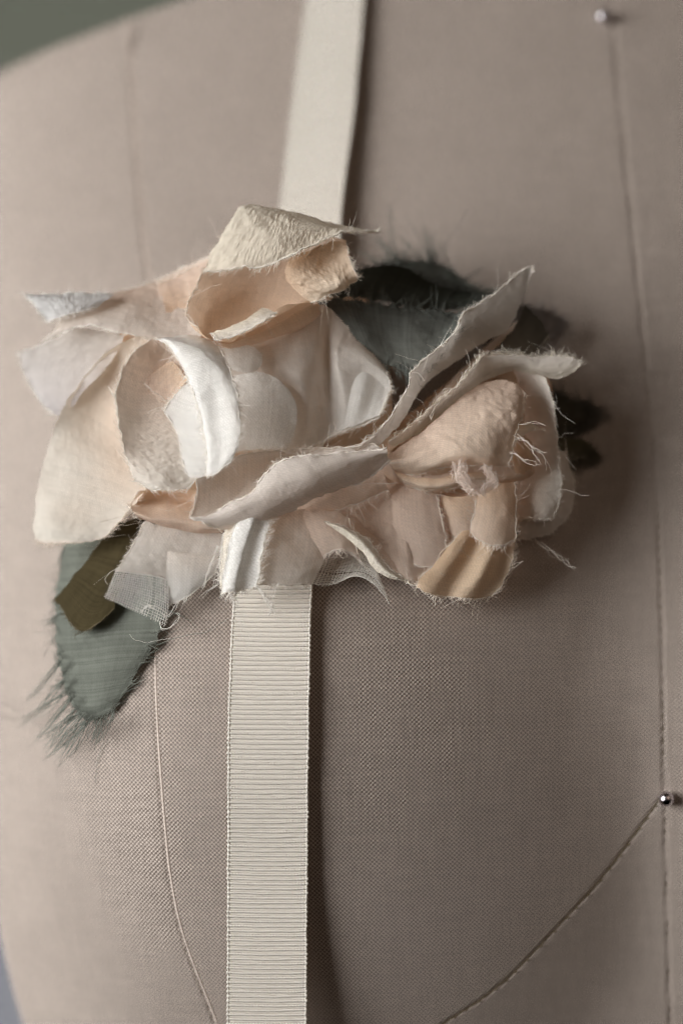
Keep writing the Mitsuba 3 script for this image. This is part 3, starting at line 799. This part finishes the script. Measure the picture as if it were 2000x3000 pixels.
petal(Bl, [[(1180, 855, -17), (1195, 900, -21), (1205, 960, -22), (1205, 1020, -21), (1190, 1080, -19), (1182, 1130, -17), (1182, 1175, -15), (1187, 1192, -14)],
           [(1220, 855, -16), (1235, 900, -17), (1245, 960, -18), (1250, 1030, -17), (1245, 1080, -15), (1235, 1130, -12), (1230, 1170, -11), (1227, 1192, -11)],
           [(1255, 868, -14), (1268, 920, -13), (1275, 980, -12), (1282, 1040, -12), (1287, 1090, -12), (1284, 1140, -12), (1276, 1175, -12), (1268, 1192, -12)]],
      BLUSH, IVORY, fray='SE', L=0.4, blot=.3, label='ivory side petal cupping the bud on the right')
petal(Bl, [[(1268, 1020, -17), (1276, 1080, -17), (1270, 1150, -16), (1230, 1190, -15), (1190, 1195, -15)],
           [(1290, 1035, -19), (1292, 1090, -18), (1288, 1160, -16), (1245, 1210, -15), (1190, 1222, -15)],
           [(1300, 1030, -20), (1302, 1060, -20), (1315, 1112, -19), (1311, 1160, -18), (1290, 1200, -17), (1246, 1229, -16), (1190, 1240, -15.5)]],
      PALE, PALE, fray='S', L=0.5, blot=.3, label='outermost pale petal at lower right')
petal(Bl, [[(800, 1118, -10), (860, 1108, -9), (910, 1112, -7.5), (950, 1126, -10), (1000, 1132, -8), (1050, 1136, -10), (1100, 1126, -9), (1150, 1130, -11)],
           [(800, 1180, -9), (865, 1178, -7.5), (915, 1190, -6), (962, 1200, -8.5), (1005, 1205, -6.5), (1055, 1206, -9), (1095, 1195, -8), (1130, 1200, -10)],
           [(840, 1240, -8), (885, 1248, -6.5), (930, 1256, -5), (975, 1262, -7), (1010, 1266, -6), (1050, 1262, -8), (1080, 1265, -9)],
           [(880, 1295, -7), (915, 1308, -5.5), (950, 1316, -5), (985, 1322, -6), (1020, 1326, -7), (1060, 1320, -8)],
           [(915, 1325, -6), (940, 1340, -5.5), (970, 1352, -5.5), (1000, 1362, -6), (1030, 1366, -7), (1062, 1366, -8)]],
      BLUSH, (.80, .66, .56), fray='SE', L=0.7, blot=.6, wr=0.5, wl=5, ridge=0.5, label='wide pleated blush petal below the bud')
petal(Bl, [[(1098, 1145, -8), (1085, 1190, -7), (1050, 1232, -5.6), (1008, 1282, -4.8), (966, 1330, -4.4), (958, 1350, -4.6)],
           [(1112, 1138, -9), (1098, 1190, -7.4), (1070, 1240, -5.4), (1034, 1294, -3.8), (996, 1346, -3.4), (986, 1362, -3.8)],
           [(1128, 1134, -10), (1116, 1195, -8.6), (1094, 1252, -7), (1064, 1310, -5.6), (1034, 1356, -5.2), (1026, 1369, -5.6)],
           [(1148, 1132, -10), (1142, 1200, -7.4), (1126, 1266, -5), (1100, 1322, -3.6), (1072, 1362, -4), (1064, 1374, -4.6)],
           [(1168, 1136, -12), (1164, 1200, -9.6), (1154, 1275, -7.8), (1132, 1332, -6.4), (1108, 1368, -6.2), (1100, 1375, -6.6)],
           [(1186, 1145, -13), (1184, 1200, -10), (1176, 1285, -8), (1154, 1338, -7.4), (1136, 1362, -7), (1130, 1370, -7.4)]],
      (.86, .66, .47), (.87, .70, .53), fray='nWES', L=0.8, blot=.8, wr=0.25, wl=8, ridge=0.2, ruf=.4, cr=.02, hemn=1, label='folded yellowish peach petal at the bottom right')
petal(Bl, [[(680, 1150, -9), (760, 1130, -10), (840, 1108, -11), (885, 1088, -12)],
           [(700, 1190, -7), (780, 1190, -8), (860, 1190, -9), (920, 1180, -10)],
           [(755, 1212, -6), (830, 1240, -6), (900, 1260, -7), (960, 1260, -8)],
           [(850, 1262, -5), (890, 1303, -5), (940, 1334, -6), (1000, 1340, -7)]],
      BLUSH, BLUSH, fray='S', L=0.6, blot=.5, label='blush petal in shade under the sweeping lip')
petal(Bl, [[(742, 1194, -4), (800, 1214, -3), (845, 1244, -3), (884, 1296, -2), (942, 1336, -2)],
           [(746, 1200, -2.4), (795, 1220, -1.5), (840, 1258, -1), (876, 1304, -0.5), (938, 1338, -1)],
           [(750, 1206, -3), (786, 1226, -2.5), (828, 1264, -2), (866, 1310, -1.5), (934, 1338, -1.6)]],
      IVORY, CREAM, mat='mat_crepe', fray='nE', L=0.7, hemn=2, blot=.2, lift=4.0, label='narrow ivory rolled edge running to the lower right')
petal(Bl, [[(880, 1058, -7), (950, 1090, -5), (1020, 1088, -5), (1080, 1075, -6), (1160, 1062, -8), (1210, 1050, -10), (1228, 1020, -12)],
           [(880, 1085, -9), (950, 1120, -6), (1020, 1118, -5), (1070, 1105, -6), (1150, 1098, -8), (1200, 1088, -9), (1230, 1075, -11)],
           [(900, 1102, -11), (960, 1132, -9), (1010, 1135, -8), (1060, 1120, -9), (1140, 1112, -11), (1195, 1105, -12), (1225, 1090, -13)]],
      BLUSH, PEACH, fray='S', L=0.4, blot=.5, label='peach under-layer of the rolled bud')
petal(Bl, [[(1172, 1012, -9), (1195, 976, -9), (1226, 969, -9)],
           [(1178, 1022, -7.5), (1204, 1000, -7), (1228, 990, -7)]],
      CREAM, IVORY, mat='mat_crepe', fray='E', L=0.8, label='small curled ivory scrap beside the bud')
petal(Bl, [[(890, 1045, -5), (940, 1010, -6), (990, 970, -7), (1040, 925, -9), (1090, 888, -11), (1140, 872, -12), (1180, 880, -12), (1205, 900, -11)],
           [(890, 1055, -4), (940, 1035, -3), (1000, 1000, -3), (1050, 965, -4), (1100, 935, -6), (1150, 920, -7), (1185, 925, -7), (1201, 935, -8)],
           [(888, 1060, -3), (940, 1055, 0), (1000, 1035, 1), (1050, 1010, 1), (1100, 985, 0), (1140, 980, -1), (1170, 985, -2), (1187, 990, -3)],
           [(895, 1070, -4), (950, 1075, -1), (1000, 1062, 1), (1050, 1042, 2), (1090, 1035, 2), (1130, 1035, 1), (1155, 1040, -1), (1173, 1045, -2)],
           [(920, 1085, -7), (960, 1088, -4), (1010, 1076, -2), (1060, 1070, -2), (1090, 1070, -2), (1120, 1070, -2), (1150, 1070, -3), (1166, 1072, -3)]],
      (.86, .68, .56), (.88, .72, .58), mat='mat_twill', fray='ES', L=0.9, fdens=6, hemn=2, wr=0.35, wl=4, cr=.05, cl=1.1, ridge=.3, blot=.6, label='rolled peach satin bud of the right blossom')
petal(Bl, [[(450, 1100, -3), (490, 1080, -4), (530, 1055, -6), (590, 1040, -7), (650, 1036, -8), (720, 1030, -7), (800, 1027, -6), (860, 1018, -4)],
           [(452, 1130, -3), (500, 1110, -6), (550, 1090, -9), (600, 1072, -10), (660, 1055, -10), (730, 1042, -8), (800, 1035, -5), (870, 1026, -3)],
           [(445, 1165, -2), (500, 1150, -5), (550, 1125, -8), (590, 1100, -9), (640, 1075, -9), (700, 1055, -7), (800, 1042, -4), (880, 1032, -2)],
           [(438, 1186, -1), (490, 1186, -2), (540, 1160, -5), (580, 1130, -6), (625, 1085, -6), (690, 1055, -5), (800, 1043, -3), (885, 1033, -1)]],
      PALE, (.80, .70, .62), fray='NW', L=0.5, blot=.6, lift=2.0, label='inner face of the sweeping lip petal')
petal(Bl, [[(438, 1190, 1), (490, 1180, 1), (530, 1152, 1), (575, 1132, 1), (600, 1097, 1), (637, 1064, 1), (700, 1046, 1), (780, 1040, 0), (887, 1030, 0)],
           [(470, 1200, 1), (520, 1190, 2), (560, 1167, 3), (600, 1147, 3), (640, 1120, 3), (690, 1095, 3), (760, 1072, 2), (820, 1055, 1), (890, 1040, 0)],
           [(484, 1208, 0), (560, 1198, 1), (600, 1180, 2), (650, 1152, 2), (700, 1125, 2), (760, 1100, 1), (810, 1080, 0), (850, 1062, -1), (889, 1046, -1)],
           [(540, 1212, -3), (610, 1196, -3), (670, 1172, -3), (720, 1148, -4), (780, 1122, -4), (830, 1103, -4), (870, 1078, -4), (895, 1054, -3)]],
      PALE, (.80, .70, .64), fray='NsW', L=0.6, fdens=8, hemn=2, hemr=0.14, blot=.3, wr=0.3, lift=3.5, label='pale sweeping lip petal crossing in front with a white torn edge')
petal(Bl, [[(335, 1198, -7), (400, 1212, -7), (450, 1218, -7), (508, 1220, -7)],
           [(300, 1258, -5), (380, 1270, -4.5), (440, 1270, -5), (502, 1280, -5)],
           [(268, 1312, -3), (330, 1322, -3.5), (385, 1330, -4), (420, 1330, -4.5)]],
      PALE, PALE, fray='W', L=0.5, blot=.3, label='grey-white petal at the lower left')
petal(Bl, [[(385, 1268, -4.4), (440, 1272, -4), (505, 1280, -4.4)],
           [(384, 1330, -3), (430, 1335, -2.5), (488, 1322, -3.5)],
           [(390, 1388, -3), (420, 1376, -3), (466, 1342, -3.4)]],
      PALE, WHITE, fray='SE', L=0.7, blot=.3, label='small white petal tip left of the ribbon')
gauze(Bl, [[(266, 1310, -3), (320, 1316, -3), (370, 1324, -3), (386, 1332, -3)],
           [(252, 1345, -2.4), (310, 1360, -2.4), (365, 1378, -2.4), (388, 1392, -2.4)],
           [(240, 1372, -2), (300, 1400, -2), (345, 1420, -2), (380, 1438, -2)]], 27, 16, 0.085, (.76, .74, .70), label='frayed gauze end hanging at lower left')
petal(Bl, [[(598, 1192, -4), (650, 1172, -5), (700, 1170, -6), (755, 1190, -8)],
           [(595, 1250, -3), (640, 1240, -2.5), (690, 1235, -4), (758, 1240, -6)],
           [(590, 1300, -2), (640, 1295, -1.5), (690, 1295, -2.5), (740, 1292, -5)],
           [(585, 1346, -1), (630, 1341, -1.5), (680, 1341, -2.5), (716, 1343, -4)]],
      BLUSH, PALE, fray='S', L=0.7, blot=.5, wr=0.5, wl=5, lift=5.0, label='pale hanging petal in front of the ribbon')
gauze(Bl, [[(775, 1225, -5), (745, 1280, -3.4), (712, 1340, -2.6)],
           [(800, 1240, -5), (785, 1290, -3.6), (762, 1344, -2.6)],
           [(838, 1268, -5), (830, 1300, -4), (812, 1326, -3)],
           [(866, 1305, -5), (878, 1345, -4), (893, 1386, -3)]], 30, 25, 0.08, (.80, .77, .71), label='sheer grey gauze tip right of the ribbon')
petal(Bl, [[(536, 1196, -4), (516, 1230, -4), (508, 1280, -3), (504, 1330, -2), (505, 1350, -1)],
           [(550, 1194, -1), (530, 1240, 0), (520, 1290, 0), (513, 1330, 0), (509, 1359, 0)]],
      CREAM, IVORY, fray='N', L=1.0, fdens=3, lift=4.0, label='cream back edge of the satin fold')
petal(Bl, [[(549, 1193, -1), (530, 1240, 0), (520, 1290, 0), (512, 1330, 0), (508, 1359, 0)],
           [(566, 1188, 0.6), (548, 1236, 1.6), (538, 1285, 2), (528, 1330, 2), (521, 1361, 1.6)],
           [(584, 1186, 0.8), (570, 1230, 1.8), (556, 1275, 2.2), (544, 1325, 2.2), (537, 1358, 1.8)],
           [(592, 1187, 0), (578, 1232, 0.8), (564, 1276, 1.1), (553, 1326, 1.2), (546, 1356, 1)],
           [(624, 1192, -1.2), (614, 1222, 0.4), (604, 1255, 1.2), (596, 1302, 1.4), (588, 1348, 1.2)]],
      WHITE, WHITE, mat='mat_twill', fray='NES', L=1.0, fdens=8, hemn=2, blot=.2, wr=0.2, wl=3, ridge=.2, lift=4.0, label='bright white satin fold above the ribbon')
petal(Bl, [[(905, 1108, -7.5), (950, 1122, -6.6), (1002, 1134, -7)],
           [(900, 1170, -6), (955, 1185, -4.8), (1014, 1196, -5.6)],
           [(912, 1235, -5.6), (965, 1250, -4.2), (1026, 1256, -5)],
           [(945, 1292, -5.4), (985, 1302, -4.4), (1024, 1288, -5)]],
      BLUSH, (.86, .72, .62), fray='ES', L=0.8, blot=.5, label='blush petal with a loose curved edge in the lower middle')
petal(Bl, [[(1008, 1135, -8), (1050, 1140, -6.6), (1100, 1130, -7.4)],
           [(1020, 1180, -7), (1062, 1190, -5.4), (1104, 1168, -6.6)],
           [(1034, 1228, -7), (1064, 1230, -6), (1088, 1205, -6.6)]],
      PEACH, (.86, .71, .60), fray='ES', L=0.8, blot=.5, label='small peach petal wedged under the tuft')

# further ruffled layers
petal(A, [[(360, 652, -20), (420, 625, -21), (480, 590, -20), (520, 560, -19)],
          [(375, 690, -17), (430, 668, -18), (480, 640, -17), (520, 620, -16)],
          [(385, 735, -14), (435, 725, -14), (470, 700, -13), (510, 680, -14)]],
      BLUSH, PEACH, fray='N', L=0.7, blot=.4, label='blush petal behind the folded cap')
petal(A, [[(800, 740, -18), (845, 778, -18), (885, 832, -17), (896, 868, -15)],
          [(800, 850, -16), (840, 855, -13.5), (872, 870, -14), (894, 895, -13)],
          [(790, 920, -13), (825, 918, -10), (855, 920, -11), (880, 930, -10)],
          [(770, 992, -11), (810, 978, -8.5), (845, 965, -8.5), (872, 955, -8)]],
      WHITE, WHITE, fray='E', L=0.6, blot=.2, ridge=.1, label='white crumpled petal beside the tall right petal')
petal(A, [[(395, 830, -9.5), (412, 850, -9), (430, 872, -8.5)],
          [(355, 850, -10), (380, 872, -9.5), (412, 896, -8.5)],
          [(330, 880, -9), (360, 905, -8.6), (392, 925, -7.6)]],
      PEACH, BLUSH, mat='mat_crepe', fray='S', L=0.6, blot=.3, label='peach scrap inside the round crinkled petal')
petal(Bl, [[(640, 1160, -6), (700, 1140, -6), (760, 1118, -6), (820, 1100, -7), (880, 1072, -7)],
           [(650, 1195, -4.6), (705, 1175, -4), (765, 1150, -4.4), (825, 1132, -5.4), (885, 1105, -6)],
           [(664, 1215, -5.4), (715, 1198, -5.2), (775, 1172, -5.4), (835, 1152, -6.4), (890, 1125, -7)]],
      (.84, .68, .57), BLUSH, fray='S', L=1.6, fdens=5, hemn=1, blot=.4, lift=2.5, label='frayed blush layer under the sweeping lip')
petal(Bl, [[(690, 1180, -5), (740, 1170, -5), (800, 1190, -6)],
           [(715, 1235, -3.4), (760, 1225, -3.2), (815, 1248, -4.6)],
           [(735, 1290, -4), (780, 1262, -3.6), (830, 1290, -4.6)]],
      BLUSH, (.84, .70, .60), fray='SE', L=0.9, blot=.4, lift=4.0, label='small blush petal over the gauze tip')
petal(Bl, [[(905, 1082, -6), (960, 1096, -5), (1010, 1098, -4.6), (1065, 1086, -5), (1120, 1080, -7)],
           [(915, 1098, -5.4), (965, 1113, -4.2), (1012, 1115, -3.8), (1068, 1102, -4.4), (1124, 1094, -6.4)],
           [(930, 1112, -6.4), (975, 1124, -5.6), (1018, 1124, -5.4), (1070, 1110, -6), (1126, 1102, -7.6)]],
      PEACH, (.86, .74, .62), mat='mat_twill', fray='S', L=0.6, blot=.4, label='thin peach lip below the frayed tuft')
petal(Bl, [[(1088, 1125, -7.6), (1130, 1112, -8), (1180, 1108, -10)],
           [(1092, 1160, -6), (1138, 1165, -5.4), (1186, 1155, -8)],
           [(1082, 1200, -5.6), (1134, 1222, -4.6), (1184, 1206, -7)],
           [(1078, 1222, -5.6), (1130, 1252, -4.8), (1180, 1240, -7)]],
      PEACH, (.87, .73, .61), fray='WSE', L=0.9, blot=.5, ridge=.3, label='short frayed peach petal at the right below the bud')
petal(Bl, [[(1182, 985, -11), (1210, 1000, -11), (1228, 1040, -12)],
           [(1172, 1040, -9), (1200, 1045, -8.4), (1222, 1062, -10)],
           [(1160, 1085, -9), (1190, 1088, -8.6), (1218, 1092, -11)]],
      PEACH, DEEP, mat='mat_twill', blot=.4, label='peach inner roll seen past the cut end of the bud')
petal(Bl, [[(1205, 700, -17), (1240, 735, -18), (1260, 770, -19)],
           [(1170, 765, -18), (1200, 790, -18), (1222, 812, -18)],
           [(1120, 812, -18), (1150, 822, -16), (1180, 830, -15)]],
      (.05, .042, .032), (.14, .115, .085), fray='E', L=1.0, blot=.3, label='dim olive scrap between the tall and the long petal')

# frayed bundles and loose threads
def loop(bag_key):
    bag = Bag()
    base = np.array([(1058, 1062, 1), (1056, 1085, 3), (1068, 1105, 3.4), (1088, 1122, 3), (1100, 1128, 2.5)], float)
    base2 = np.array([(1108, 1072, 0), (1125, 1085, 2), (1135, 1100, 2.4), (1142, 1112, 2)], float)
    base3 = np.array([(1085, 1122, 2.8), (1105, 1126, 3), (1122, 1116, 2.8), (1140, 1104, 2.4)], float)
    for q in range(110):
        b = base if q < 65 else base2 if q < 88 else base3
        o = rng.normal(0, 6 if q < 65 else 3, 2)
        p = spline(lay(*(b + np.r_[o, rng.normal(0, .8)]).T), 40)
        lo, hi = sorted(rng.uniform(-0.1, 1.1, 2))
        if hi - lo < 0.6:
            hi = lo + 0.6
        p = p[int(np.clip(lo, 0, .6) * 39):int(np.clip(hi, .4, 1) * 39) + 1]
        m = len(p)
        w = np.stack([vnoise(np.stack([np.arange(m) * .35, np.full(m, q * 3.1), np.full(m, c * 7.0)], 1), 4) - .5 for c in range(3)], 1)
        bag.add(*tube(p + w * 2.4, 0.042, 4), None, np.array((.86, .76, .69)) * rng.uniform(.9, 1.05))
    scene[bag_key] = bag.ply('mat_thread')
    labels[bag_key] = {'label': 'frayed looped tuft under the bud'}


loop(key_of(f'{Bl}__frayed_tuft'))
for pts, r in [([(1186, 1000, -2), (1210, 1018, -1), (1225, 1028, -1), (1252, 1036, 0)], .07), ([(1184, 1004, -2), (1215, 1025, -1), (1225, 1045, 0), (1240, 1062, 0)], .07),
               ([(1172, 1040, -1), (1195, 1055, 0), (1212, 1066, 0)], .07), ([(1174, 1038, -1), (1200, 1056, 0), (1238, 1068, 1)], .07),
               ([(1222, 1020, -2), (1245, 1045, -1), (1266, 1080, -1)], .05), ([(1190, 978, -3), (1225, 975, -2), (1248, 982, -1)], .05),
               ([(1222, 1236, -13), (1260, 1262, -12), (1326, 1310, -11)], .09), ([(1195, 1230, -13), (1250, 1262, -13), (1300, 1290, -13)], .05), ([(835, 1018, 1), (850, 1002, 1), (872, 985, 0)], .08), ([(826, 1024, 1), (846, 1008, 1), (862, 992, 0)], .08), ([(815, 1028, 1), (840, 1012, 1), (858, 1000, 0)], .08), ([(768, 1002, -8), (772, 992, -7), (768, 978, -7)], .06), ([(790, 992, -8), (798, 985, -6), (800, 968, -6)], .06), ([(1010, 905, -6), (1035, 892, -5), (1065, 890, -7)], .05), ([(985, 960, -4), (1000, 935, -3), (1030, 905, -4)], .05)]:
    thread(Bl, pts, r * 0.85, (.84, .78, .71), .5, strands=2)
for pts, r, s in [([(500, 1255, 1), (485, 1300, 1), (470, 1352, 1)], .06, 4), ([(512, 1230, 1), (505, 1290, 1.5), (495, 1350, 1)], .06, 4), ([(505, 1340, 1), (480, 1350, 1), (455, 1365, 1)], .05, 3),
                  ([(520, 1352, 2), (535, 1372, 2), (545, 1385, 1)], .06, 3), ([(592, 1345, 2), (605, 1368, 2), (618, 1388, 2), (616, 1412, 1.5)], .07, 4), ([(640, 1338, 1), (628, 1362, 1.5), (616, 1390, 2)], .06, 2),
                  ([(616, 1388, 2), (628, 1405, 2), (642, 1432, 1.5)], .06, 1), ([(530, 1360, 1), (545, 1420, 1), (560, 1470, 1.4), (575, 1480, 1.4), (565, 1490, 1.4), (552, 1488, 1.3)], .045, 1),
                  ([(510, 1355, 1), (540, 1400, 1), (578, 1475, 1)], .04, 1), ([(300, 1454, 2), (312, 1470, 2), (335, 1476, 2), (392, 1464, 2)], .05, 1),
                  ([(325, 1405, -1), (345, 1392, 0), (368, 1405, 0), (382, 1420, 0)], .07, 3), ([(370, 1430, -1), (374, 1444, 0), (392, 1440, 0), (412, 1412, 0), (408, 1402, -1)], .07, 2),
                  ([(385, 1415, -1), (405, 1395, 0), (412, 1385, 0)], .06, 2), ([(250, 1340, -1), (242, 1325, -1), (258, 1312, -1), (270, 1314, -1)], .05, 1)]:
    thread(Bl, [(u, v, d + (4 if u > 450 else 0.5)) for u, v, d in pts], r * 1.1, (.84, .81, .76), .25, strands=s)
for pts in [[(355, 1128, 1), (362, 1132, 2), (370, 1142, 2)], [(395, 1126, 2), (400, 1140, 3), (408, 1150, 3)], [(425, 1122, 2), (432, 1138, 3)], [(452, 738, -3), (456, 760, -3), (455, 778, -3)], [(430, 722, -4), (445, 740, -3), (458, 770, -3)]]:
    thread(A, pts, .05, (.8, .72, .64), .1)
for k, pts in enumerate([[(0, 1612, 102), (40, 1636, 103), (95, 1670, 102)], [(-10, 1640, 102), (30, 1650, 103), (80, 1640, 102)], [(60, 1600, 102), (100, 1590, 103), (150, 1560, 103)], [(222, 1800, 100.4), (224, 1760, 100.4), (236, 1725, 100.5), (252, 1690, 101)],
                         [(968, 480, -34), (972, 530, -34), (985, 590, -33)], [(1050, 620, -30), (1064, 660, -28), (1080, 690, -27)]]):
    thread(LF, pts, .05, (.13, .13, .11), .2)
